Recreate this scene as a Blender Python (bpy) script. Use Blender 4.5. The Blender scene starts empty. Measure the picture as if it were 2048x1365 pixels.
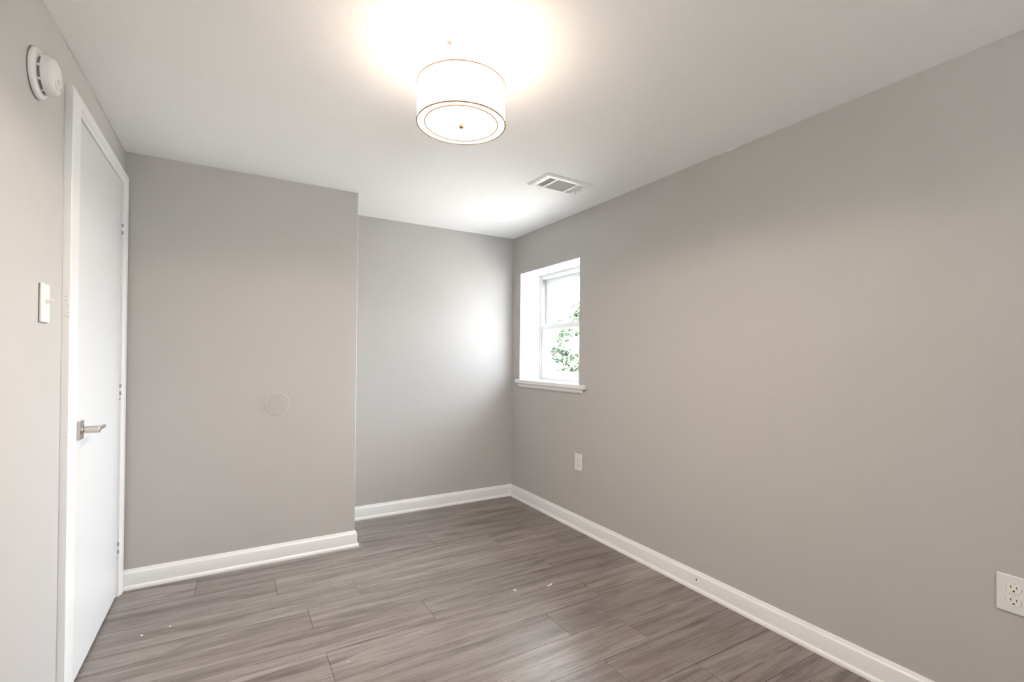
import bpy, bmesh, math, random
from mathutils import Matrix, Vector
PI = math.pi
random.seed(7)
SC = bpy.context.scene
COL = SC.collection

# ------------------------------------------------------------------ camera
cam_d = bpy.data.cameras.new('camera')
cam = bpy.data.objects.new('camera', cam_d)
COL.objects.link(cam)
cam_d.sensor_width = 36.0
cam_d.lens = 945.587 / 2048 * 36.0
cam_d.shift_y = 26.27 / 2048
cam_d.clip_start = 0.02
yaw, pitch, roll = 0.531423, 0.005742, 0.009730
fw = Vector((math.sin(yaw) * math.cos(pitch), math.cos(yaw) * math.cos(pitch), math.sin(pitch)))
rt = Vector((math.cos(yaw), -math.sin(yaw), 0))
up = rt.cross(fw)
r2 = math.cos(roll) * rt + math.sin(roll) * up
u2 = -math.sin(roll) * rt + math.cos(roll) * up
cam.matrix_world = Matrix(((r2.x, u2.x, -fw.x, 0), (r2.y, u2.y, -fw.y, 0), (r2.z, u2.z, -fw.z, 1.20828), (0, 0, 0, 1)))
SC.camera = cam

# ------------------------------------------------------------------ light, exposure
SC.view_settings.view_transform = 'Standard'
SC.view_settings.look = 'None'
SC.view_settings.gamma = 1.0
SC.view_settings.use_curve_mapping = False
SC.view_settings.exposure = 0.76
SKY = 7.0            # bright overcast sky
SKY_COL = (0.90, 0.97, 1.06)
GLOW = 47.0
GLOW_DIR = (0.84, 0.30, 0.45)
GLOW_POW = 7.0
SUN = 235.0  # added to light the ground outside, for bounce into the room
LAMP = 62.0           # light the lamp throws down into the room
DIFF = 1.7
RING = 0.7
SHADE = 4.2          # glow of the lit fabric shade
BULB = 13.0          # the two bulbs inside it
WARM = (1.0, 0.82, 0.64)
world = bpy.data.worlds.new('overcast_sky')
SC.world = world
world.use_nodes = True
sun_d = bpy.data.lights.new('sun', 'SUN'); sun_d.energy = SUN; sun_d.angle = 0.02; sun_d.color = (1.0, 0.93, 0.86)
sun = bpy.data.objects.new('sun', sun_d); COL.objects.link(sun)
sun.rotation_euler = Vector((-0.40, 0.50, 0.77)).to_track_quat('Z', 'Y').to_euler()
wn = world.node_tree
bg = wn.nodes['Background']
bg.inputs[1].default_value = 1.0
# cloud cover: an even veil, with a glow added on the side the right window faces
w_tc = wn.nodes.new('ShaderNodeTexCoord')
w_dot = wn.nodes.new('ShaderNodeVectorMath'); w_dot.operation = 'DOT_PRODUCT'
w_dot.inputs[1].default_value = Vector(GLOW_DIR).normalized()
wn.links.new(w_tc.outputs['Generated'], w_dot.inputs[0])
w_max = wn.nodes.new('ShaderNodeMath'); w_max.operation = 'MAXIMUM'; w_max.inputs[1].default_value = 0.0
wn.links.new(w_dot.outputs['Value'], w_max.inputs[0])
w_pow = wn.nodes.new('ShaderNodeMath'); w_pow.operation = 'POWER'; w_pow.inputs[1].default_value = GLOW_POW
wn.links.new(w_max.outputs[0], w_pow.inputs[0])
w_mix = wn.nodes.new('ShaderNodeMix'); w_mix.data_type = 'RGBA'
w_mix.inputs[6].default_value = (*[c * SKY for c in SKY_COL], 1)
w_mix.inputs[7].default_value = (*[c * (SKY + GLOW) for c in SKY_COL], 1)
wn.links.new(w_pow.outputs[0], w_mix.inputs[0])
wn.links.new(w_mix.outputs[2], bg.inputs[0])

# ------------------------------------------------------------------ room numbers (metres)
XL, XR = -0.4923, 2.1009
YC, YB, YF = 3.0868, 3.5663, -2.20
XC, H = 0.6713, 2.24
WT = 0.12

# ------------------------------------------------------------------ materials
def new_mat(name):
    m = bpy.data.materials.new(name)
    m.use_nodes = True
    nt = m.node_tree
    return m, nt, nt.nodes['Principled BSDF']

def mat(name, col, rough=0.5, metal=0.0, bump=0.0, scale=200.0, var=0.0, coat=0.0):
    m, nt, b = new_mat(name)
    b.inputs['Base Color'].default_value = (*col, 1)
    b.inputs['Roughness'].default_value = rough
    b.inputs['Metallic'].default_value = metal
    b.inputs['Coat Weight'].default_value = coat
    tc = nt.nodes.new('ShaderNodeTexCoord')
    if bump or var:
        n = nt.nodes.new('ShaderNodeTexNoise')
        n.inputs['Scale'].default_value = scale
        n.inputs['Detail'].default_value = 3
        nt.links.new(tc.outputs['Object'], n.inputs['Vector'])
        if bump:
            bp = nt.nodes.new('ShaderNodeBump')
            bp.inputs['Strength'].default_value = bump
            bp.inputs['Distance'].default_value = 0.002
            nt.links.new(n.outputs['Fac'], bp.inputs['Height'])
            nt.links.new(bp.outputs['Normal'], b.inputs['Normal'])
        if var:
            mx = nt.nodes.new('ShaderNodeMix'); mx.data_type = 'RGBA'
            mx.inputs[6].default_value = (*[c * (1 - var) for c in col], 1)
            mx.inputs[7].default_value = (*[min(1, c * (1 + var)) for c in col], 1)
            nt.links.new(n.outputs['Fac'], mx.inputs[0])
            nt.links.new(mx.outputs[2], b.inputs['Base Color'])
    return m

def emit_mat(name, col, strength, base=(0.8, 0.78, 0.74)):
    m, nt, b = new_mat(name)
    b.inputs['Base Color'].default_value = (*base, 1)
    b.inputs['Roughness'].default_value = 0.8
    b.inputs['Emission Color'].default_value = (*col, 1)
    b.inputs['Emission Strength'].default_value = strength
    return m

M = {}
M['wall'] = mat('grey_wall_paint', (0.465, 0.450, 0.437), 0.62, bump=0.10, scale=260, var=0.012)
M['ceiling'] = mat('flat_white_ceiling_paint', (0.94, 0.937, 0.933), 0.9, bump=0.06, scale=180, var=0.01)
M['trim'] = mat('white_semigloss_paint', (0.785, 0.785, 0.785), 0.38, bump=0.03, scale=90)
M['door'] = mat('white_door_paint', (0.67, 0.67, 0.668), 0.42, bump=0.03, scale=60)
M['vinyl'] = mat('white_window_vinyl', (0.70, 0.71, 0.72), 0.4, bump=0.01, scale=50)
M['plastic'] = mat('white_plastic', (0.73, 0.722, 0.715), 0.42, bump=0.01, scale=50)
M['cream'] = mat('ivory_plastic', (0.78, 0.755, 0.70), 0.4, bump=0.01, scale=50)
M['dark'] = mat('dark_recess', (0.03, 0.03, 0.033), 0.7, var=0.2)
M['grey_vent'] = mat('shadow_grey_plastic', (0.16, 0.165, 0.18), 0.6, var=0.1, scale=300)
M['nickel'] = mat('satin_nickel', (0.60, 0.56, 0.52), 0.32, metal=1.0, bump=0.02, scale=400)
M['tan'] = mat('tan_fabric_trim', (0.46, 0.29, 0.18), 0.7, bump=0.05, scale=500)
M['canopy'] = mat('brushed_canopy_metal', (0.80, 0.76, 0.70), 0.45, metal=0.2, bump=0.02, scale=300)
M['screw'] = mat('dark_screw_metal', (0.25, 0.16, 0.10), 0.4, metal=0.6, var=0.1)
M['vent'] = mat('white_register_enamel', (0.80, 0.79, 0.785), 0.4, bump=0.01, scale=50)
M['crack'] = mat('dry_caulk_crack', (0.16, 0.145, 0.13), 0.9, var=0.3, scale=40)
M['hinge_shade'] = mat('hinge_gap_shade', (0.36, 0.35, 0.35), 0.7, var=0.1)
M['pencil'] = mat('pencil_graphite', (0.46, 0.43, 0.43), 0.8, var=0.2)
M['bark'] = mat('tree_bark', (0.16, 0.12, 0.09), 0.9, bump=0.5, scale=12, var=0.3)
M['chip'] = mat('white_paint_chip', (0.82, 0.81, 0.79), 0.6, var=0.05)
M['steel'] = mat('window_hardware_steel', (0.45, 0.46, 0.48), 0.4, metal=0.7, var=0.05)
M['ground'] = mat('pale_concrete_ground', (0.55, 0.545, 0.53), 0.95, bump=0.2, scale=3, var=0.12)
M['shade'] = emit_mat('lit_shade_fabric', WARM, SHADE)
M['ring'] = emit_mat('lit_lower_diffuser_ring', (1.0, 0.84, 0.66), RING)
M['diffuser'] = emit_mat('lit_frosted_diffuser', WARM, DIFF)
M['bulb'] = emit_mat('lit_bulb_glass', WARM, BULB)

def leaf_mat():
    m, nt, b = new_mat('green_leaves')
    oi = nt.nodes.new('ShaderNodeTexCoord')
    n = nt.nodes.new('ShaderNodeTexNoise'); n.inputs['Scale'].default_value = 3.0
    nt.links.new(oi.outputs['Object'], n.inputs['Vector'])
    r = nt.nodes.new('ShaderNodeValToRGB')
    r.color_ramp.elements[0].position = 0.3; r.color_ramp.elements[0].color = (0.019, 0.034, 0.018, 1)
    r.color_ramp.elements[1].position = 0.75; r.color_ramp.elements[1].color = (0.038, 0.074, 0.036, 1)
    nt.links.new(n.outputs['Fac'], r.inputs[0])
    nt.links.new(r.outputs[0], b.inputs['Base Color'])
    b.inputs['Roughness'].default_value = 0.5
    return m
M['leaf'] = leaf_mat()

def glass_mat():
    m = bpy.data.materials.new('clear_window_glass'); m.use_nodes = True
    nt = m.node_tree; nt.nodes.clear()
    out = nt.nodes.new('ShaderNodeOutputMaterial')
    t = nt.nodes.new('ShaderNodeBsdfTransparent'); t.inputs[0].default_value = (0.97, 0.985, 0.98, 1)
    g = nt.nodes.new('ShaderNodeBsdfGlossy'); g.inputs['Roughness'].default_value = 0.02
    lw = nt.nodes.new('ShaderNodeLayerWeight'); lw.inputs[0].default_value = 0.5
    pw = nt.nodes.new('ShaderNodeMath'); pw.operation = 'POWER'; pw.inputs[1].default_value = 5.0
    nt.links.new(lw.outputs['Facing'], pw.inputs[0])
    f = nt.nodes.new('ShaderNodeMath'); f.operation = 'MULTIPLY_ADD'; f.inputs[1].default_value = 0.9; f.inputs[2].default_value = 0.04
    nt.links.new(pw.outputs[0], f.inputs[0])
    mx = nt.nodes.new('ShaderNodeMixShader')
    nt.links.new(f.outputs[0], mx.inputs[0]); nt.links.new(t.outputs[0], mx.inputs[1]); nt.links.new(g.outputs[0], mx.inputs[2])
    nt.links.new(mx.outputs[0], out.inputs[0])
    return m
M['glass'] = glass_mat()

def floor_mat():
    m, nt, b = new_mat('grey_oak_laminate')
    L = nt.links.new
    uv = nt.nodes.new('ShaderNodeUVMap'); uv.uv_map = 'plank'
    at = nt.nodes.new('ShaderNodeAttribute'); at.attribute_name = 'tone'
    def mapped(sx, sy):
        mp = nt.nodes.new('ShaderNodeMapping'); mp.inputs['Scale'].default_value = (sx, sy, 1)
        L(uv.outputs[0], mp.inputs[0]); return mp.outputs[0]
    def noise(vec, scale, detail=4, rough=0.55, dist=0.0):
        n = nt.nodes.new('ShaderNodeTexNoise'); n.inputs['Scale'].default_value = scale
        n.inputs['Detail'].default_value = detail; n.inputs['Roughness'].default_value = rough
        n.inputs['Distortion'].default_value = dist
        L(vec, n.inputs['Vector']); return n.outputs['Fac']
    def ramp(fac, p0, p1, c0=0.0, c1=1.0):
        r = nt.nodes.new('ShaderNodeMapRange'); r.interpolation_type = 'SMOOTHSTEP'
        r.inputs[1].default_value = p0; r.inputs[2].default_value = p1
        r.inputs[3].default_value = c0; r.inputs[4].default_value = c1
        L(fac, r.inputs[0]); return r.outputs[0]
    def math_(op, a, bb):
        n = nt.nodes.new('ShaderNodeMath'); n.operation = op
        for i, v in enumerate((a, bb)):
            if isinstance(v, (int, float)): n.inputs[i].default_value = v
            else: L(v, n.inputs[i])
        return n.outputs[0]
    def mix(f, a, bb, mode='MIX'):
        n = nt.nodes.new('ShaderNodeMix'); n.data_type = 'RGBA'; n.blend_type = mode
        for i, v in ((0, f), (6, a), (7, bb)):
            if isinstance(v, tuple): n.inputs[i].default_value = (*v, 1)
            elif isinstance(v, float): n.inputs[i].default_value = v
            else: L(v, n.inputs[i])
        return n.outputs[2]
    streak = noise(mapped(1.3, 16), 1.0, 4, 0.6, 0.6)         # broad streaks along the plank
    dark = ramp(noise(mapped(1.25, 17), 1.0, 3, 0.55, 1.2), 0.52, 0.74)
    fine = noise(mapped(5, 190), 1.0, 3, 0.6)                 # fine grain
    fine2 = noise(mapped(14, 420), 1.0, 2, 0.5)
    wv = nt.nodes.new('ShaderNodeTexWave'); wv.wave_type = 'BANDS'; wv.bands_direction = 'Y'
    wv.inputs['Scale'].default_value = 1.0; wv.inputs['Distortion'].default_value = 9.0
    wv.inputs['Detail'].default_value = 2.0; wv.inputs['Detail Scale'].default_value = 0.7
    L(mapped(2.4, 14), wv.inputs['Vector'])
    knotm = ramp(noise(mapped(1.2, 9), 1.0, 1, 0.5), 0.60, 0.74)
    knot = math_('MULTIPLY', ramp(wv.outputs['Fac'], 0.45, 0.95), knotm)
    c = mix(ramp(streak, 0.30, 0.70), (0.142, 0.115, 0.107), (0.262, 0.224, 0.212))
    band = noise(mapped(1.6, 52), 1.0, 3, 0.6, 0.4)           # narrower bands
    c = mix(math_('MULTIPLY', ramp(band, 0.50, 0.72), 0.55), c, (0.098, 0.079, 0.073))
    c = mix(math_('MULTIPLY', dark, 0.80), c, (0.068, 0.054, 0.049))
    c = mix(math_('MULTIPLY', knot, 0.60), c, (0.058, 0.045, 0.040))
    c = mix(math_('MULTIPLY', ramp(fine, 0.48, 0.70), 0.58), c, (0.072, 0.058, 0.053))
    c = mix(math_('MULTIPLY', ramp(fine2, 0.48, 0.72), 0.26), c, (0.38, 0.34, 0.32))
    tone = math_('ADD', math_('MULTIPLY', at.outputs['Fac'], 0.20), 0.97)
    hs = nt.nodes.new('ShaderNodeHueSaturation')
    L(c, hs.inputs['Color']); L(tone, hs.inputs['Value']); hs.inputs['Saturation'].default_value = 0.92
    L(hs.outputs[0], b.inputs['Base Color'])
    L(ramp(fine, 0.3, 0.8, 0.32, 0.46), b.inputs['Roughness'])
    b.inputs['Specular IOR Level'].default_value = 0.5
    bp = nt.nodes.new('ShaderNodeBump'); bp.inputs['Strength'].default_value = 0.12; bp.inputs['Distance'].default_value = 0.001
    L(fine, bp.inputs['Height']); L(bp.outputs['Normal'], b.inputs['Normal'])
    return m
M['floor'] = floor_mat()

# ------------------------------------------------------------------ helpers
def tag(o, label=None, cat=None, group=None, kind=None):
    if label: o['label'] = label
    if cat: o['category'] = cat
    if group: o['group'] = group
    if kind: o['kind'] = kind
    return o

def thing(name, label, cat, loc=(0, 0, 0), axes=None, group=None, kind=None):
    o = bpy.data.objects.new(name, None)
    o.empty_display_size = 0.05
    COL.objects.link(o)
    o.location = loc
    if axes:
        X, Y, Z = [Vector(a) for a in axes]
        o.rotation_euler = Matrix(((X.x, Y.x, Z.x), (X.y, Y.y, Z.y), (X.z, Y.z, Z.z))).to_euler()
    return tag(o, label, cat, group, kind)

def obj(name, bm, m, parent=None, smooth=None, bevel=0.0, label=None):
    bmesh.ops.recalc_face_normals(bm, faces=bm.faces)
    me = bpy.data.meshes.new(name)
    bm.to_mesh(me); bm.free()
    for mm in (m if isinstance(m, (list, tuple)) else [m]):
        me.materials.append(mm)
    o = bpy.data.objects.new(name, me)
    COL.objects.link(o)
    if parent: o.parent = parent
    if bevel:
        bv = o.modifiers.new('bevel', 'BEVEL'); bv.width = bevel; bv.segments = 2
        bv.limit_method = 'ANGLE'; bv.angle_limit = math.radians(40)
    if smooth:
        for p in me.polygons: p.use_smooth = True
        me.set_sharp_from_angle(angle=math.radians(smooth))
    if label: o['label'] = label
    return o

def struct(name, bm, m, label, cat, **k):
    return tag(obj(name, bm, m, **k), label, cat, kind='structure')

def BM(): return bmesh.new()

def box(bm, x0, y0, z0, x1, y1, z1, mi=0):
    v = [bm.verts.new(c) for c in ((x0, y0, z0), (x1, y0, z0), (x1, y1, z0), (x0, y1, z0), (x0, y0, z1), (x1, y0, z1), (x1, y1, z1), (x0, y1, z1))]
    for f in ((0, 3, 2, 1), (4, 5, 6, 7), (0, 1, 5, 4), (1, 2, 6, 5), (2, 3, 7, 6), (3, 0, 4, 7)):
        bm.faces.new([v[i] for i in f]).material_index = mi
    return v

def prism(bm, poly, z0, z1, mat4=None):
    a = [bm.verts.new((x, y, z0)) for x, y in poly]
    b = [bm.verts.new((x, y, z1)) for x, y in poly]
    n = len(poly)
    bm.faces.new(a[::-1]); bm.faces.new(b)
    for i in range(n): bm.faces.new((a[i], a[(i + 1) % n], b[(i + 1) % n], b[i]))
    if mat4: bmesh.ops.transform(bm, matrix=mat4, verts=a + b)
    return a + b

def rrect(w, h, r, seg=5):
    pts = []
    for cx, cy, a0 in ((w / 2 - r, h / 2 - r, 0), (-w / 2 + r, h / 2 - r, PI / 2), (-w / 2 + r, -h / 2 + r, PI), (w / 2 - r, -h / 2 + r, 1.5 * PI)):
        for k in range(seg + 1):
            a = a0 + PI / 2 * k / seg
            pts.append((cx + r * math.cos(a), cy + r * math.sin(a)))
    return pts

def lathe(bm, prof, seg=48, closed=False, mat4=None, mi=0):
    rings = []
    for r, z in prof:
        if r < 1e-6: rings.append([bm.verts.new((0, 0, z))])
        else: rings.append([bm.verts.new((r * math.cos(2 * PI * k / seg), r * math.sin(2 * PI * k / seg), z)) for k in range(seg)])
    pairs = list(zip(rings, rings[1:]))
    if closed: pairs.append((rings[-1], rings[0]))
    for A, B in pairs:
        for k in range(seg):
            j = (k + 1) % seg
            vs = [A[k % len(A)], A[j % len(A)], B[j % len(B)], B[k % len(B)]]
            u = []
            for q in vs:
                if q not in u: u.append(q)
            if len(u) > 2: bm.faces.new(u).material_index = mi
    vs = [v for r in rings for v in r]
    if mat4: bmesh.ops.transform(bm, matrix=mat4, verts=vs)
    return vs

def rod(bm, a, b, r, seg=16):
    a, b = Vector(a), Vector(b); d = b - a
    m4 = Matrix.Translation(a) @ d.to_track_quat('Z', 'Y').to_matrix().to_4x4()
    lathe(bm, [(0, 0), (r, 0), (r, d.length), (0, d.length)], seg, mat4=m4)

def torus(bm, R, r, z, seg=64, n=8):
    lathe(bm, [(R + r * math.cos(2 * PI * k / n), z + r * math.sin(2 * PI * k / n)) for k in range(n)], seg, closed=True)

def sweep(bm, sections):
    """sections: lists of equally many 3D points, joined in order and capped."""
    rows = [[bm.verts.new(p) for p in s] for s in sections]
    n = len(rows[0])
    for A, B in zip(rows, rows[1:]):
        for i in range(n): bm.faces.new((A[i], A[(i + 1) % n], B[(i + 1) % n], B[i]))
    bm.faces.new(rows[0]); bm.faces.new(rows[-1][::-1])

def molding(bm, path, prof, side):
    """profile (offset from the wall, z) along a wall path in plan, mitred at its corners; side = +1 left of the path, -1 right."""
    P = [Vector(p) for p in path]
    nor = []
    for a, b in zip(P, P[1:]):
        d = (b - a).normalized(); nor.append(Vector((-d.y, d.x)) * side)
    secs = []
    for i, p in enumerate(P):
        if i == 0: m = nor[0]
        elif i == len(P) - 1: m = nor[-1]
        else:
            m = nor[i - 1] + nor[i]; m = m / (m.dot(nor[i]))
        secs.append([(p.x + m.x * o, p.y + m.y * o, z) for o, z in prof])
    sweep(bm, secs)

def wall_with_hole(bm, ax, p0, p1, u0, u1, z0, z1, hu0, hu1, hz0, hz1):
    """slab between planes p0 and p1 across the x axis, u = y, pierced by one rectangular hole."""
    def V(p, u, z): return bm.verts.new((p, u, z))
    def ring(p): return [V(p, u0, z0), V(p, u1, z0), V(p, u1, z1), V(p, u0, z1)], [V(p, hu0, hz0), V(p, hu1, hz0), V(p, hu1, hz1), V(p, hu0, hz1)]
    oa, ia = ring(p0); ob, ib = ring(p1)
    for i in range(4):
        j = (i + 1) % 4
        bm.faces.new((oa[i], oa[j], ia[j], ia[i])); bm.faces.new((ob[i], ib[i], ib[j], ob[j]))
        bm.faces.new((oa[i], ob[i], ob[j], oa[j])); bm.faces.new((ia[i], ia[j], ib[j], ib[i]))

RIGHT = ((0, -1, 0), (0, 0, 1), (-1, 0, 0))     # a thing fixed to the right wall
LEFT = ((0, 1, 0), (0, 0, 1), (1, 0, 0))        # ... to the left wall
BACK = ((1, 0, 0), (0, 0, 1), (0, -1, 0))       # ... to the closet wall

# ------------------------------------------------------------------ floor of laminate planks
bm = BM()
uvl = bm.loops.layers.uv.new('plank')
tl = bm.faces.layers.float.new('tone')
RW, PLEN, Y0 = 0.1988, 1.285, 2.039
JOINT = {0: .813, 1: .315, 2: .564, 3: .202, 4: -.157, 5: .72, -1: .336, -2: 1.278, -3: 1.553, -4: 1.286, -5: 1.59, -6: .42}
FX0, FX1, FY0, FY1 = XL - 0.005, XR - 0.001, YF + 0.001, YB - 0.001
g = 0.0008
for k in range(-16, 8):
    ya, yb = max(FY0, Y0 + k * RW), min(FY1, Y0 + (k + 1) * RW)
    if yb - ya < 0.004: continue
    xs = JOINT.get(k, random.uniform(0, PLEN)) % PLEN - 2 * PLEN
    while xs < FX1:
        xa, xb = max(xs, FX0), min(xs + PLEN, FX1)
        if xb - xa > 0.003:
            du, dv, tone = random.uniform(0, 50), random.uniform(0, 20), random.random()
            vs = box(bm, xa + g, ya + g, -0.012, xb - g, yb - g, 0.0)
            for f in {f for v in vs for f in v.link_faces}:
                f[tl] = tone
                for l in f.loops:
                    l[uvl].uv = (l.vert.co.x - xs + du, l.vert.co.y - Y0 - k * RW + dv)
        xs += PLEN
fl = struct('floor', bm, [M['floor'], M['dark']], 'grey-brown oak laminate plank floor of the empty room', 'floor')
bm = BM(); box(bm, FX0, FY0, -0.06, FX1, FY1, -0.0125)
obj('underlay', bm, M['dark'], fl)

# ------------------------------------------------------------------ ceiling and walls
bm = BM(); box(bm, XL - 0.2, YF - 0.2, H, XR + 0.34, YB + 0.2, H + 0.15)
ceil = struct('ceiling', bm, M['ceiling'], 'flat white painted ceiling above the grey walls', 'ceiling')
# flakes of lifted paint where the ceiling meets the right wall
bm = BM()
for k, (y, w) in enumerate(((1.515, .012), (1.463, .034), (1.437, .018), (1.40, .010), (1.355, .006))):
    box(bm, XR - 0.006 - 0.001 * (k % 3), y - w / 2, H - 0.0035, XR - 0.0005, y + w / 2, H - 0.0002)
obj('lifted_paint', bm, M['chip'], ceil, bevel=0.0008, label='whiter flake of lifted paint along the wall joint')

DY0, DY1, DZ1 = 2.213, 3.022, 2.067      # rough opening of the door
bm = BM(); wall_with_hole(bm, 'x', XL, XL - WT, YF, YB, -0.06, H, DY0, DY1, -0.02, DZ1)
wl = struct('wall_left', bm, M['wall'], 'grey painted wall on the left holding the white door', 'wall')
bm = BM()
for a, b in ((0.35, 1.54), (1.60, 1.86), (1.93, 1.945), (2.05, 2.38), (2.40, 2.93), (2.95, 3.075)):
    n = max(2, int((b - a) / 0.05)); pts = []
    for i in range(n + 1):
        y = a + (b - a) * i / n
        pts.append((y, random.uniform(-0.0007, 0.0007), 0.0011 * (0.4 + 0.8 * random.random()) * (0.3 if i in (0, n) else 1)))
    for (ya, za, ta), (yb, zb, tb) in zip(pts, pts[1:]):
        v = [bm.verts.new(c) for c in ((XL + .0006, ya, H - .004 + za - ta), (XL + .0006, yb, H - .004 + zb - tb), (XL + .0006, yb, H - .004 + zb + tb), (XL + .0006, ya, H - .004 + za + ta))]
        bm.faces.new(v)
obj('caulk_crack', bm, M['crack'], wl, label='thin dark broken crack along the ceiling joint')

bm = BM(); box(bm, XL - WT, YB, -0.06, XR + 0.32, YB + WT, H)
struct('wall_back', bm, M['wall'], 'grey wall at the back of the alcove beside the window', 'wall')
bm = BM(); box(bm, XL, YC, -0.06, XC, YB, H)
es = [e for e in bm.edges if all(abs(v.co.x - XC) < 1e-4 and abs(v.co.y - YC) < 1e-4 for v in e.verts)]
bmesh.ops.bevel(bm, geom=es, offset=0.004, segments=3, affect='EDGES', profile=0.5)
wc = struct('wall_closet', bm, M['wall'], 'grey boxed-out wall standing forward of the alcove beside the door', 'wall', smooth=50)
RX0, RX1, RZ0, RZ1 = -0.30, 0.80, 0.78, 1.98     # unseen window added behind the camera as daylight fill
bm = BM(); wall_with_hole(bm, 'y', -YF, -YF + WT, XL - WT, XR + 0.32, -0.06, H, RX0, RX1, RZ0, RZ1)
for v in bm.verts: v.co = (v.co.y, -v.co.x, v.co.z)
struct('wall_front', bm, M['wall'], 'grey wall behind the camera with the added fill window opposite the alcove', 'wall')
bm = BM(); box(bm, XL - WT - 0.9, 2.0, -0.06, XL - WT - 0.001, 3.2, H)  # unseen solid block, added to keep light out under the door
struct('door_light_block', bm, M['wall'], 'unseen block added behind the closed white door to stop light', 'wall')

WY0, WY1, WZ0, WZ1 = 2.640, 3.440, 0.985, 1.9155
bm = BM(); wall_with_hole(bm, 'x', XR, XR + 0.32, YF, YB, -0.06, H, WY0, WY1, WZ0, WZ1)
bm.faces.ensure_lookup_table()
for f in bm.faces:                         # the window returns are painted white
    c = f.calc_center_median()
    if WY0 - .001 < c.y < WY1 + .001 and WZ0 - .001 < c.z < WZ1 + .001 and XR + .01 < c.x < XR + .31: f.material_index = 1
struct('wall_right', bm, [M['wall'], M['trim']], 'long grey painted wall on the right with the small window', 'wall')

# ------------------------------------------------------------------ baseboards with shoe molding
BASE = [(0, .099), (.0035, .0985), (.0055, .096), (.0062, .089), (.0085, .0855), (.0115, .083), (.0132, .078), (.0135, .0195),
        (.0165, .0190), (.0200, .0170), (.0226, .0130), (.0238, .0075), (.0238, 0.0), (0, 0.0)]
bm = BM(); molding(bm, [(XL + .0, YC), (XC, YC), (XC, YB - .024)], BASE, -1)
struct('baseboard_closet', bm, M['trim'], 'white baseboard wrapping the boxed-out closet wall', 'baseboard', smooth=35)
bm = BM(); molding(bm, [(XC, YB), (XR, YB), (XR, YF)], BASE, -1)
bb = struct('baseboard_right', bm, M['trim'], 'white baseboard running around the alcove and along the right wall', 'baseboard', smooth=35)
bm = BM(); lathe(bm, [(0, .0008), (.0050, .0008), (.0056, 0)], 12, mat4=Matrix.Translation((XR - .0136, 1.634, .0575)) @ Matrix.Rotation(-PI / 2, 4, 'Y'))
obj('nail_hole', bm, M['grey_vent'], bb, label='small dark nail hole')
bm = BM(); lathe(bm, [(0, .0024), (.006, .0016), (.0095, 0)], 10, mat4=Matrix.Translation((XR - .0136, 1.624, .0515)) @ Matrix.Rotation(-PI / 2, 4, 'Y'))
obj('filler_dab', bm, M['chip'], bb, label='dab of white filler under the nail hole')
bm = BM(); molding(bm, [(XR, YF), (XL, YF), (XL, 2.101)], BASE, -1)
struct('baseboard_left', bm, M['trim'], 'white baseboard on the left wall up to the door casing', 'baseboard', smooth=35)

# ------------------------------------------------------------------ door, frame, casing
door = thing('door_1', 'plain white flush door with nickel lever on the left wall', 'door', (0, 0, 0), kind='structure')
bm = BM()
box(bm, XL - WT + .001, 2.2135, 0, XL + .002, 2.2315, 2.0665)
box(bm, XL - WT + .001, 3.0035, 0, XL + .002, 3.0215, 2.0665)
box(bm, XL - WT + .001, 2.2315, 2.0485, XL + .002, 3.0035, 2.0665)
box(bm, XL - .050, 2.2315, 0, XL - .037, 2.243, 2.0485)
box(bm, XL - .050, 2.992, 0, XL - .037, 3.0035, 2.0485)
box(bm, XL - .050, 2.243, 2.036, XL - .037, 2.992, 2.0485)
obj('door_frame', bm, M['trim'], door)
bm = BM(); box(bm, XL - .033, 2.2345, .012, XL + .004, 3.0005, 2.0455)
obj('door_panel', bm, M['door'], door, bevel=0.0015)
# lever handle
hz, hy = 0.9235, 2.3045
hd = thing('door_handle', None, None, (XL + .004, hy, hz), LEFT); hd.parent = door
hd['label'] = 'satin nickel lever handle on a square rose'
bm = BM(); prism(bm, rrect(.055, .068, .002, 3), 0, .009)
obj('rosette', bm, M['nickel'], hd, bevel=0.001)
bm = BM(); lathe(bm, [(0, .009), (.0145, .009), (.0145, .014), (.0085, .014), (.0085, .019), (.0132, .019), (.0132, .0590), (.0120, .0600), (0, .0600)], 28)
obj('neck', bm, M['nickel'], hd, smooth=40)
bm = BM(); box(bm, -.006, -.0058, .049, .094, .0058, .0594)
obj('lever', bm, M['nickel'], hd, bevel=0.0012)
# hinges
def hinge(z):
    h = thing('hinge', None, None, (XL + .004, 3.002, z), LEFT)
    h.parent = door
    bm = BM(); box(bm, -.016, -.045, -.001, .016, .045, .0016)
    obj('leaf', bm, M['trim'], h, bevel=0.0006)
    bm = BM()
    for a, b in ((-.045, -.0275), (-.0265, -.0095), (-.0085, .0085), (.0095, .0265), (.0275, .045)):
        rod(bm, (0, a, .0065), (0, b, .0065), .0062, 14)
    rod(bm, (0, -.047, .0065), (0, .048, .0065), .0040, 12)
    obj('knuckle', bm, M['trim'], h, smooth=40)
    bm = BM()  # grey strips carrying the shade of the knuckle gaps as colour
    for a, b in ((-.027, -.010), (.010, .027)):
        box(bm, -.0080, a, .0016, -.0072, b, .0100)
    obj('slot', bm, M['hinge_shade'], h, label='grey strips, the shade of the hinge gaps put into colour')
for z in (1.822, 1.028, 0.246): hinge(z)

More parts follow.
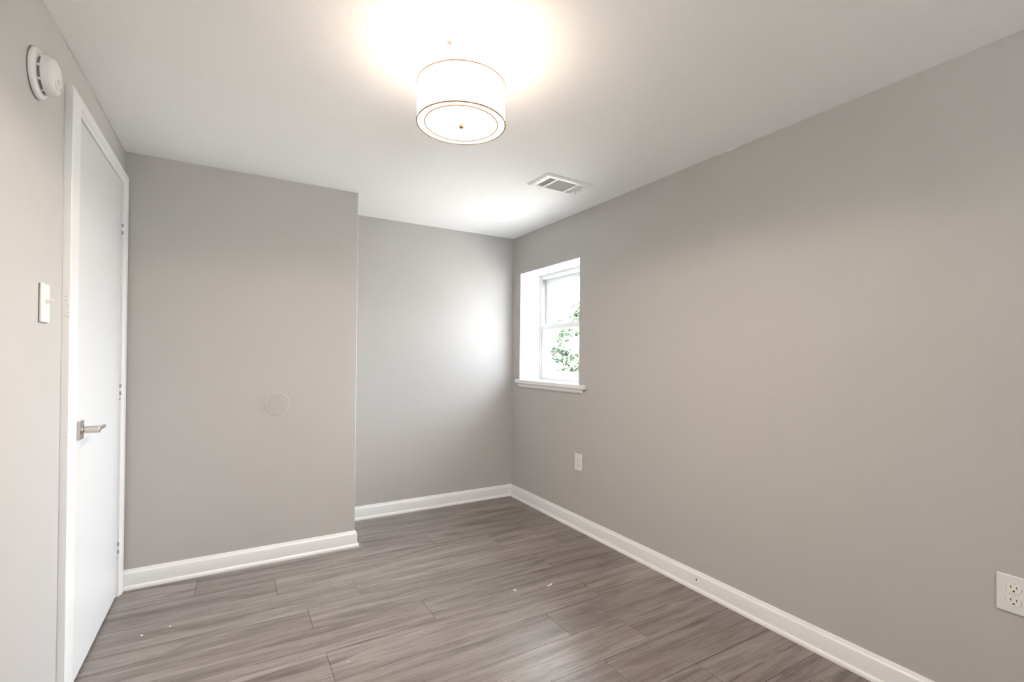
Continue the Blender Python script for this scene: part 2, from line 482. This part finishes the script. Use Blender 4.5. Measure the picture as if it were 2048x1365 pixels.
ZI = 2.053
CS = [(0, 0, 0, .003), (0, 0, 0, .0105), (.004, .004, .004, .0125), (.012, .011, .012, .0135), (.022, .018, .020, .0195), (.027, .023, .026, .021),
      (.119, .0465, .060, .021), (.121, .0485, .062, .019), (.121, .0485, .062, 0.0)]
CS = [(0, 0, 0, 0.0)] + CS[1:]
bm = BM()
sweep(bm, [[(XL + x, 2.222 - s, 0) for s, h, q, x in CS], [(XL + x, 2.222 - s, ZI + h) for s, h, q, x in CS],
           [(XL + x, 3.009 + q, ZI + h) for s, h, q, x in CS], [(XL + x, 3.009 + q, 0) for s, h, q, x in CS]])
tr = struct('trim_1', bm, M['trim'], 'white casing boards around the door on the left wall', 'door trim', smooth=25)
bm = BM()
for z, a, b, dz in ((1.392, .006, .014, .003), (1.378, .005, .013, .004), (1.366, .010, .019, -.002), (1.354, .012, .020, .003), (1.342, .011, .019, -.004), (1.330, .006, .019, -.005), (1.325, .009, .018, .003)):
    v = [bm.verts.new(c) for c in ((XL + a, 2.1007, z), (XL + b, 2.1007, z + dz), (XL + b, 2.1007, z + dz + .0012), (XL + a, 2.1007, z + .0012))]
    bm.faces.new(v)
for z in (0.925,):
    v = [bm.verts.new(c) for c in ((XL + .008, 2.1007, z), (XL + .019, 2.1007, z + .002), (XL + .019, 2.1007, z + .003), (XL + .008, 2.1007, z + .0008))]
    bm.faces.new(v)
obj('pencil_mark', bm, M['pencil'], tr, label='faint pencil scribbles on the casing edge')

# ------------------------------------------------------------------ window
win = thing('window_1', 'small white double-hung window set deep in the right wall', 'window', (0, 0, 0), kind='structure')
XW = XR + 0.2
bm = BM()
box(bm, XW, 3.420, 1.020, XW + .10, WY1 - .0005, WZ1 - .0005)
box(bm, XW, WY0 + .0005, 1.020, XW + .10, 2.660, WZ1 - .0005)
box(bm, XW, 2.660, 1.884, XW + .10, 3.420, WZ1 - .0005)
box(bm, XW - .004, 2.660, 1.0175, XW + .10, 3.420, 1.050)
for y0, y1 in ((3.412, 3.420), (2.660, 2.668)):           # ribs of the side tracks
    for xx in (.0005, .036, .072): box(bm, XW + xx, y0, 1.050, XW + xx + .003, y1, 1.884)
for xx in (.036, .072): box(bm, XW + xx, 2.668, 1.876, XW + xx + .003, 3.412, 1.884)
wf = obj('window_frame', bm, M['vinyl'], win, bevel=0.001)
def sash(x0, x1, y0, y1, z0, z1, st, top, bot, name_label):
    bm = BM()
    box(bm, x0, y0, z0, x1, y0 + st, z1); box(bm, x0, y1 - st, z0, x1, y1, z1)
    box(bm, x0, y0 + st, z0, x1, y1 - st, z0 + bot); box(bm, x0, y0 + st, z1 - top, x1, y1 - st, z1)
    m = (x0 + x1) / 2; b = .006                             # glazing bead
    for xx in (x0 + .005,):
        box(bm, xx, y0 + st, z0 + bot, xx + .004, y0 + st + b, z1 - top); box(bm, xx, y1 - st - b, z0 + bot, xx + .004, y1 - st, z1 - top)
        box(bm, xx, y0 + st + b, z0 + bot, xx + .004, y1 - st - b, z0 + bot + b); box(bm, xx, y0 + st + b, z1 - top - b, xx + .004, y1 - st - b, z1 - top)
    s = obj('sash', bm, M['vinyl'], win, bevel=0.001, label=name_label)
    bm = BM(); box(bm, m - .002, y0 + st - .004, z0 + bot - .004, m + .002, y1 - st + .004, z1 - top + .004)
    obj('pane', bm, M['glass'], s)
    return s
lower = sash(XW + .006, XW + .032, 2.6655, 3.4145, 1.0525, 1.4875, .036, .036, .036, 'lower sash nearer the room')
upper = sash(XW + .042, XW + .068, 2.6655, 3.4145, 1.4520, 1.8815, .036, .034, .034, 'upper sash farther out')
bm = BM()
box(bm, XW + .012, 2.955, 1.4875, XW + .030, 3.020, 1.4925)
lathe(bm, [(0, 0), (.010, 0), (.009, .007), (0, .009)], 16, mat4=Matrix.Translation((XW + .021, 2.985, 1.4925)))
box(bm, XW + .000, 2.960, 1.495, XW + .022, 2.972, 1.499)
obj('sash_lock', bm, M['steel'], lower, bevel=0.001, label='grey sash lock')
bm = BM()
box(bm, XW + .0105, 3.4085, 1.815, XW + .0185, 3.4195, 1.884); box(bm, XW + .0225, 3.4105, 1.838, XW + .0270, 3.4195, 1.884)
obj('balance_shoe', bm, M['steel'], wf, bevel=0.0008, label='grey metal balance clip at the top of the side track')
bm = BM()
SX = XR - 0.030
a = [(SX, 2.552), (SX, 3.474), (XR - .0005, 3.474), (XR - .0005, WY1 - .001), (XW + .02, WY1 - .001), (XW + .02, WY0 + .001), (XR - .0005, WY0 + .001), (XR - .0005, 2.552)]
prism(bm, a, .9855, 1.0172)
obj('window_sill', bm, M['trim'], win, bevel=0.005, smooth=40)
bm = BM(); prism(bm, [(0, .9855), (.016, .9855), (.016, .968), (.011, .956), (0, .954)], 2.590, 3.446, Matrix(((-1, 0, 0, XR), (0, 0, 1, 0), (0, 1, 0, 0), (0, 0, 0, 1))))
obj('apron', bm, M['trim'], win, bevel=0.001)

win_fill = thing('fill_window', 'unseen white window added behind the camera as daylight fill', 'window', (0, YF - .07, 0), kind='structure')  # added out of view to fill the room with daylight
bm = BM()
for x0, x1, z0, z1 in ((RX0, RX0 + .045, RZ0, RZ1), (RX1 - .045, RX1, RZ0, RZ1), (RX0 + .045, RX1 - .045, RZ0, RZ0 + .045), (RX0 + .045, RX1 - .045, RZ1 - .045, RZ1), (RX0 + .045, RX1 - .045, 1.36, 1.40)):
    box(bm, x0 + .0005, -.045, z0 + .0005, x1 - .0005, .012, z1 - .0005)
obj('window_frame', bm, M['vinyl'], win_fill, bevel=0.001)
for z0, z1 in ((RZ0 + .045, 1.36), (1.40, RZ1 - .045)):
    bm = BM(); box(bm, RX0 + .042, -.022, z0 - .003, RX1 - .042, -.018, z1 + .003)
    obj('pane', bm, M['glass'], win_fill)
bm = BM(); box(bm, RX0 - .05, .0, RZ0 - .03, RX1 + .05, .095, RZ0 + .0004)
obj('window_sill', bm, M['trim'], win_fill, bevel=0.004)

# sampling aid for the daylight coming in through the window (emits nothing itself)
pl = bpy.data.lights.new('window_portal', 'AREA'); pl.shape = 'RECTANGLE'; pl.size = 0.80; pl.size_y = 0.92
pl.cycles.is_portal = True
po = bpy.data.objects.new('window_portal', pl); COL.objects.link(po)
po.location = (XW + .115, (WY0 + WY1) / 2, (WZ0 + WZ1) / 2)
po.rotation_euler = Matrix(((0, 0, 1), (1, 0, 0), (0, 1, 0))).to_euler()
pl2 = pl.copy(); pl2.name = 'window_portal'; pl2.size = RX1 - RX0; pl2.size_y = RZ1 - RZ0
po2 = bpy.data.objects.new('window_portal', pl2); COL.objects.link(po2)
po2.location = ((RX0 + RX1) / 2, YF - WT - .01, (RZ0 + RZ1) / 2)
po2.rotation_euler = Matrix(((-1, 0, 0), (0, 0, -1), (0, -1, 0))).to_euler()

# ------------------------------------------------------------------ ceiling lamp
LX, LY = 0.650, 1.457
lamp = thing('ceiling_light', 'lit drum-shade lamp hanging close under the white ceiling', 'ceiling light', (LX, LY, H))
ZT, ZB, RS = 2.114 - H, 1.988 - H, 0.1465
bm = BM(); lathe(bm, [(0, 0), (.0535, 0), (.0545, -.002), (.0545, -.026), (.0535, -.029), (.050, -.030), (0, -.030)], 56)
cp = obj('canopy', bm, M['canopy'], lamp, smooth=40)
bm = BM(); rod(bm, (-.050, -.018, -.006), (-.062, -.022, -.006), .0035, 10)
obj('canopy_screw', bm, M['screw'], cp)
bm = BM(); rod(bm, (0, 0, -.030), (0, 0, ZB + .001), .0045, 14)
obj('stem', bm, M['canopy'], lamp, smooth=40)
bm = BM()
for k in range(3):
    a = 2 * PI * k / 3 + .4
    rod(bm, (.004 * math.cos(a), .004 * math.sin(a), ZT - .004), ((RS - .003) * math.cos(a), (RS - .003) * math.sin(a), ZT - .004), .0018, 8)
obj('spider', bm, M['canopy'], lamp)
bm = BM(); lathe(bm, [(RS, ZB), (RS, ZT), (RS - .002, ZT), (RS - .002, ZB)], 96, closed=True)
obj('lamp_shade', bm, M['shade'], lamp, smooth=40)
bm = BM(); torus(bm, RS + .0006, .0022, ZT, 96)
obj('rim', bm, M['tan'], lamp, smooth=60, label='tan top rim')
bm = BM(); torus(bm, RS + .0006, .0023, ZB, 96)
obj('rim', bm, M['tan'], lamp, smooth=60, label='tan bottom rim')
bm = BM(); lathe(bm, [(RS - .003, ZB + .002), (.1225, ZB + .0015), (.1225, ZB + .0035), (RS - .003, ZB + .004)], 96, closed=True)
obj('diffuser_ring', bm, M['ring'], lamp)
bm = BM(); lathe(bm, [(0, ZB + .001), (.1205, ZB + .001), (.1205, ZB + .005), (0, ZB + .005)], 96)
obj('diffuser', bm, M['diffuser'], lamp)
bm = BM(); torus(bm, .1216, .0017, ZB + .0005, 96)
obj('diffuser_rim', bm, M['tan'], lamp, smooth=60)
bm = BM(); lathe(bm, [(0, ZB + .001), (.0035, ZB + .001), (.0035, ZB - .003), (.0075, ZB - .004), (.0085, ZB - .007), (.0070, ZB - .011), (.003, ZB - .0125), (0, ZB - .013)], 24)
obj('finial', bm, M['tan'], lamp, smooth=40)
for s in (-1, 1):
    bm = BM()
    bmesh.ops.create_icosphere(bm, subdivisions=2, radius=.024, matrix=Matrix.Translation((.052 * s, .030 * s, -.178)) @ Matrix.Diagonal((1, 1, 1.15, 1)))
    obj('bulb', bm, M['bulb'], lamp, smooth=60)

sp_d = bpy.data.lights.new('lamp_light', 'SPOT')
sp_d.energy = LAMP; sp_d.color = WARM; sp_d.spot_size = math.radians(179); sp_d.spot_blend = 0.2; sp_d.shadow_soft_size = 0.0
sp = bpy.data.objects.new('lamp_light', sp_d); COL.objects.link(sp); sp.parent = lamp
sp.location = (0, 0, ZB - .0145)
sp_d.use_nodes = True                       # cosine spread of a flat diffuser
ln = sp_d.node_tree; em = ln.nodes['Emission']
l_tc = ln.nodes.new('ShaderNodeTexCoord'); l_sx = ln.nodes.new('ShaderNodeSeparateXYZ')
l_ab = ln.nodes.new('ShaderNodeMath'); l_ab.operation = 'ABSOLUTE'
l_ma = ln.nodes.new('ShaderNodeMath'); l_ma.operation = 'MULTIPLY_ADD'; l_ma.inputs[1].default_value = 0.94; l_ma.inputs[2].default_value = 0.06
ln.links.new(l_tc.outputs['Normal'], l_sx.inputs[0]); ln.links.new(l_sx.outputs['Z'], l_ab.inputs[0])
ln.links.new(l_ab.outputs[0], l_ma.inputs[0]); ln.links.new(l_ma.outputs[0], em.inputs['Strength'])

# ------------------------------------------------------------------ ceiling register
rot = 0.042
vent = thing('ceiling_vent', 'white louvred air register on the ceiling near the window', 'vent', (1.667, 2.283, H),
             ((math.cos(rot), math.sin(rot), 0), (math.sin(rot), -math.cos(rot), 0), (0, 0, -1)))
VW, VH, T = .346, .205, .011
IX, IY = .128, .070                        # half size of the louvred field
bm = BM()
def ringplate(bm, w, h, iw, ih, z0, z1, drop):
    o0 = [(-w, -h), (w, -h), (w, h), (-w, h)]; o1 = [(-w + .012, -h + .012), (w - .012, -h + .012), (w - .012, h - .012), (-w + .012, h - .012)]
    i = [(-iw, -ih), (iw, -ih), (iw, ih), (-iw, ih)]
    R = [[bm.verts.new((x, y, z)) for x, y in L] for L, z in ((o0, z0), (o0, z0 + drop), (o1, z1), (i, z1), (i, z0))]
    for A, B in zip(R, R[1:]):
        for k in range(4): bm.faces.new((A[k], A[(k + 1) % 4], B[(k + 1) % 4], B[k]))
    for k in range(4): bm.faces.new((R[-1][k], R[-1][(k + 1) % 4], R[0][(k + 1) % 4], R[0][k]))
ringplate(bm, VW / 2, VH / 2, IX, IY, 0, T, .004)
for x in (-.077, .077): box(bm, x - .006, -IY, T - .003, x + .006, IY, T)
obj('frame', bm, M['vent'], vent, bevel=0.0006)
bm = BM(); box(bm, -IX, -IY, .0002, IX, IY, .0015)  # flat dark plate in place of the shaded hollow above
obj('duct_shade', bm, M['dark'], vent, label='dark plate, the shade behind the louvres put into its colour')
def slat(bm, x, y, ln, along, tilt, w=.010, t=.0013, z=.0068):
    R_ = Matrix.Translation((x, y, z)) @ (Matrix.Rotation(tilt, 4, 'Y') if along == 'y' else Matrix.Rotation(tilt, 4, 'X'))
    vs = box(bm, -t / 2, -ln / 2, -w / 2, t / 2, ln / 2, w / 2) if along == 'y' else box(bm, -ln / 2, -t / 2, -w / 2, ln / 2, t / 2, w / 2)
    bmesh.ops.transform(bm, matrix=R_, verts=vs)
bm = BM()
for k in range(4): slat(bm, -.120 + .0115 * k, 0, 2 * IY, 'y', -.55, t=.0015)
obj('louvre', bm, M['vent'], vent, label='four louvres throwing left')
bm = BM()
for k in range(15): slat(bm, 0, -.066 + .0094 * k, .142, 'x', .35, w=.0085, t=.0026)
obj('louvre', bm, M['vent'], vent, label='fine louvres of the middle field')
bm = BM()
for k in range(4): slat(bm, .087 + .0115 * k, 0, 2 * IY, 'y', .75, w=.012)
obj('louvre', bm, M['vent'], vent, label='four louvres throwing right')
bm = BM(); box(bm, .1335, -.03, T - .001, .1355, .028, T + .0006)
obj('lever_slot', bm, M['grey_vent'], vent)
bm = BM(); box(bm, .1325, -.030, T, .1365, -.022, T + .012); box(bm, .131, -.031, T + .010, .1405, -.021, T + .013)
obj('damper_lever', bm, M['steel'], vent, bevel=0.0008)
for x, y in ((-.150, 0), (.150, 0)):
    bm = BM(); lathe(bm, [(0, .0018), (.002, .0015), (.0034, 0)], 12, mat4=Matrix.Translation((x, y, T)))
    obj('screw', bm, M['steel'], vent)

# ------------------------------------------------------------------ smoke detector
sd = thing('smoke_detector', 'round white smoke detector high on the left wall beside the door', 'smoke detector', (XL, 1.832, 1.996), LEFT)
bm = BM(); lathe(bm, [(0, .0005), (.066, .0005), (.069, .003), (.0695, .008), (.067, .012), (.060, .0150), (.052, .0160), (0, .0160)], 64)
obj('base_plate', bm, M['plastic'], sd, smooth=40)
bm = BM(); lathe(bm, [(.0495, .0160), (.0495, .0225)], 64); lathe(bm, [(0, .0162), (.0495, .0162)], 32)
vr = obj('vent_gap', bm, M['grey_vent'], sd, smooth=40, label='dark vent gap between base and cover')
for k in range(9):
    a = 2 * PI * k / 9 + .25
    bm = BM(); vs = box(bm, .0480, -.0030, .0158, .0530, .0030, .0228)
    bmesh.ops.transform(bm, matrix=Matrix.Rotation(a, 4, 'Z'), verts=vs)
    obj('rib', bm, M['plastic'], sd)
bm = BM(); lathe(bm, [(0, .0222), (.0535, .0222), (.0545, .0245), (.0535, .0330), (.0500, .0410), (.0450, .0455), (.0360, .0490), (.0200, .0510), (0, .0515)], 64)
obj('cover', bm, M['plastic'], sd, smooth=50)
bm = BM(); lathe(bm, [(0, .004), (.0150, .0038), (.0175, .0025), (.0185, 0)], 36, mat4=Matrix.Translation((-.012, -.018, .0487)) @ Matrix.Rotation(-.10, 4, 'Y'))
bt = obj('test_button', bm, M['plastic'], sd, smooth=40)
bm = BM(); vs = lathe(bm, [(.0052, 0), (.0058, 0), (.0058, .0004), (.0052, .0004)], 24, closed=True, mat4=Matrix.Translation((-.015, -.018, .0524)) @ Matrix.Rotation(-.10, 4, 'Y') @ Matrix.Diagonal((1.0, 1.35, 1, 1)))
obj('button_mark', bm, M['grey_vent'], bt)
bm = BM(); prism(bm, rrect(.010, .020, .003), 0, .0012, Matrix.Translation((.0165, -.022, .0497)) @ Matrix.Rotation(.10, 4, 'Y'))
obj('indicator', bm, M['cream'], sd)

# ------------------------------------------------------------------ light switch
sw = thing('light_switch', 'white toggle light switch on the left wall beside the door', 'light switch', (XL + .0005, 1.917, 1.3545), LEFT)
bm = BM(); prism(bm, rrect(.070, .115, .003, 4), .001, .0075)
obj('cover_plate', bm, M['plastic'], sw, bevel=0.0025, smooth=40)
bm = BM(); box(bm, -.0325, -.055, -.0003, .0325, .055, .0012)  # dark sheet for the shadow gap behind the plate
obj('gap_shade', bm, M['grey_vent'], sw)
bm = BM(); box(bm, -.0052, -.012, .0072, .0052, .012, .0084)
obj('toggle_slot', bm, M['cream'], sw)
bm = BM(); vs = prism(bm, [(-.0042, .008), (.0042, .008), (.0034, .026), (-.0034, .026)], -.0045, .0045, Matrix.Translation((0, .0, 0)) @ Matrix.Rotation(-.42, 4, 'X') @ Matrix(((1, 0, 0, 0), (0, 0, -1, 0), (0, 1, 0, 0), (0, 0, 0, 1))))
obj('toggle', bm, M['plastic'], sw, bevel=0.001)
for y in (.030, -.030):
    bm = BM(); lathe(bm, [(0, .0012), (.0022, .0009), (.003, 0)], 12, mat4=Matrix.Translation((0, y, .0075)))
    obj('screw', bm, M['plastic'], sw)

# ------------------------------------------------------------------ outlets
def outlet(y, z, w, h, label):
    o = thing('wall_outlet', label, 'outlet', (XR - .0004, y, z), RIGHT, 'duplex outlets on the right wall')
    bm = BM(); prism(bm, rrect(w, h, .003, 4), 0, .006)
    obj('cover_plate', bm, M['plastic'], o, bevel=0.0028, smooth=40)
    for s in (1, -1):
        n = []
        for k in range(28):                                   # round face with flats above and below
            a = 2 * PI * k / 28
            n.append((.0172 * math.cos(a), max(-.0142, min(.0142, .0172 * math.sin(a)))))
        bm = BM(); prism(bm, n, .0055, .0078, Matrix.Translation((0, .0195 * s, 0)))
        rc = obj('receptacle', bm, M['cream'], o, bevel=0.0006)
        bm = BM(); torus(bm, .0176, .0005, .0061, 36, 6)
        bmesh.ops.transform(bm, matrix=Matrix.Translation((0, .0195 * s, 0)) @ Matrix.Diagonal((1, .83, 1, 1)), verts=bm.verts)
        obj('gap', bm, M['grey_vent'], rc)
        bm = BM()
        box(bm, -.0074, .0195 * s + .0005, .0077, -.0054, .0195 * s + .0085, .0081)
        box(bm, .0054, .0195 * s + .0012, .0077, .0074, .0195 * s + .0078, .0081)
        prism(bm, [(.0028 * math.cos(2 * PI * k / 14), max(-.0022, .0028 * math.sin(2 * PI * k / 14)) - .0075 + .0195 * s) for k in range(14)], .0077, .0081)
        obj('slot', bm, M['dark'], rc, label='dark plug slots')
    bm = BM(); lathe(bm, [(0, .0012), (.002, .0009), (.003, 0)], 14, mat4=Matrix.Translation((0, 0, .006)))
    obj('screw', bm, M['plastic'], o)
    return o
outlet(2.632, .471, .078, .118, 'white duplex outlet on the right wall just below the window')
outlet(.4755, .4835, .080, .1165, 'white duplex outlet low at the near end of the right wall')

# ------------------------------------------------------------------ round blank cover on the closet wall
bc = thing('blank_cover', 'round blank cover plate painted grey on the boxed-out wall', 'cover plate', (.2222, YC - .0002, .9203), BACK)
bm = BM(); lathe(bm, [(0, 0), (.0640, 0), (.0642, .0030), (.0632, .0042), (.0610, .0045), (0, .0045)], 72)
obj('disc', bm, M['wall'], bc, smooth=40)
bm = BM(); torus(bm, .0637, .0009, .0038, 72, 6)  # pale ring, the highlight on the disc edge put into colour
obj('rim', bm, M['cream'], bc, smooth=60, label='pale rim, the edge highlight put into its colour')

# ------------------------------------------------------------------ bits of debris left on the floor
bm = BM(); torus(bm, .0065, .0022, .0022, 24, 8)
tag(obj('plastic_ring', bm, M['plastic'], smooth=60), 'tiny white plastic ring lying on the floor mid-room', 'debris', 'scraps on the floor').location = (1.265, 2.098, 0)
cv = [(-.016, -.004), (-.010, .001), (-.002, .003), (.006, .002), (.012, .006), (.016, .012)]
bm = BM()
sweep(bm, [[(x - .002, y, .0003), (x + .002, y - .002, .0003), (x + .002, y - .002, .004), (x - .002, y, .005)] for x, y in cv])
tag(obj('paint_curl', bm, M['chip'], smooth=40), 'thin white curl of dried paint lying right of the plastic ring', 'debris', 'scraps on the floor').location = (1.454, 2.053, 0)
def fleck(seed, n=6, r=.003):
    rnd = random.Random(seed); bm = BM()
    prism(bm, [(r * rnd.uniform(.5, 1.2) * math.cos(2 * PI * k / n), r * rnd.uniform(.4, 1.0) * math.sin(2 * PI * k / n)) for k in range(n)], .0001, .0014)
    return bm
f0 = tag(obj('paint_fleck', fleck(1), M['chip']), 'tiny white fleck of paint lying on the laminate floor', 'debris', 'paint flecks on the floor')
spots = [(1.626, 3.4175), (1.128, 2.8125), (1.6716, 2.7829), (1.7634, 2.6701), (1.9918, 2.7704), (1.02, 2.45), (.72, 1.98), (.40, 1.93), (1.72, 2.25)]
for i, (x, y) in enumerate(spots):
    o = f0 if i == 0 else f0.copy()
    if i: COL.objects.link(o)
    o.location = (x, y, 0); o.rotation_euler = (0, 0, i * 1.3)
    s = .8 + .5 * ((i * 37) % 10) / 10; o.scale = (s, s, 1)
for i, (x, y, lab) in enumerate(((-.2306, 2.5691, 'small white paint crumb on the floor near the door, the farther of two'), (-.3277, 2.5465, 'small white paint crumb on the floor closest to the door'))):
    o = tag(obj('paint_crumb', fleck(5 + i, 7, .0055), M['chip']), lab, 'debris', 'paint crumbs by the door')
    o.location = (x, y, 0)

# ------------------------------------------------------------------ outside
bm = BM(); box(bm, -40, -40, -3.0, 70, 70, -2.8)
struct('ground', bm, M['ground'], 'pale ground far below outside the window', 'ground')
M['bounce_cut'] = mat('dark_bounce_cut', (0.11, 0.11, 0.112), 0.95, bump=0.5, scale=40, var=0.25)
bm = BM(); box(bm, 2.6, -38, -2.8, 32, 4.2, -2.77)  # unseen dark patch, added to cut ground bounce through the right window
struct('dark_ground_patch', bm, M['bounce_cut'], 'unseen dark patch added outside to soak up bounced sunlight', 'dark_ground_patch')
M['brick'] = mat('red_brown_brick', (0.26, 0.16, 0.125), 0.9, bump=0.3, scale=30, var=0.2)
bm = BM()  # unseen storeys, added to cast shade on the ground near the window
box(bm, XL - WT, YF - WT - 0.2, -2.8, XR + 0.318, YB + WT + 2.0, -0.062)
box(bm, XL - WT, YF - WT - 0.2, H + .152, XR + 0.318, YB + WT + 2.0, 6.0)
struct('shading_storeys', bm, M['brick'], 'unseen brick storeys added below and above the room to shade the ground', 'building')
tree = thing('tree', 'green leafy tree standing outside the window', 'tree', (8.0, 9.7, -3.1))
bm = BM()
secs = []
for k in range(9):
    z = 4.4 * k / 8; r = .14 * (1 - .75 * k / 8)
    secs.append([(.12 * math.sin(k * .7) + r * math.cos(2 * PI * j / 10), .10 * math.cos(k * .9) + r * math.sin(2 * PI * j / 10), z) for j in range(10)])
sweep(bm, secs)
for k in range(11):
    a = k * 2.4; z = 2.4 + k * .18; ln = 1.2 - k * .06
    p = Vector((.05, .05, z)); q = p + Vector((math.cos(a) * ln, math.sin(a) * ln, .35 + .03 * k))
    rod(bm, p, q, .022, 7)
obj('trunk', bm, M['bark'], tree, smooth=60)
bm = BM()
rnd = random.Random(3)
clumps = []
for k in range(46):
    a, t = rnd.uniform(0, 2 * PI), rnd.uniform(0, 1)
    z = 2.7 + 2.9 * t; rr = (1.35 * math.sin(PI * min(1, .18 + .82 * t)) + .15) * math.sqrt(rnd.uniform(.1, 1))
    clumps.append((rr * math.cos(a), rr * math.sin(a), z, rnd.uniform(.22, .42)))
for cx, cy, cz, cr in clumps:
    for j in range(110):
        d = Vector((rnd.gauss(0, 1), rnd.gauss(0, 1), rnd.gauss(0, .8)))
        d = d.normalized() * cr * rnd.uniform(.35, 1.0)
        c = Vector((cx, cy, cz)) + d
        l = rnd.uniform(.09, .15)
        R_ = Matrix.Translation(c) @ Matrix.Rotation(rnd.uniform(0, 6.28), 4, 'Z') @ Matrix.Rotation(rnd.uniform(-.9, .9), 4, 'X') @ Matrix.Rotation(rnd.uniform(-.6, .6), 4, 'Y')
        pts = [(-l, 0, 0), (-.2 * l, -.42 * l, .12 * l), (l, 0, -.1 * l), (-.2 * l, .42 * l, .12 * l), (0, 0, 0)]
        v = [bm.verts.new(R_ @ Vector(q)) for q in pts]
        bm.faces.new((v[0], v[1], v[4])); bm.faces.new((v[1], v[2], v[4])); bm.faces.new((v[2], v[3], v[4])); bm.faces.new((v[3], v[0], v[4]))
fo = obj('foliage', bm, M['leaf'], tree)
fo['kind'] = 'stuff'
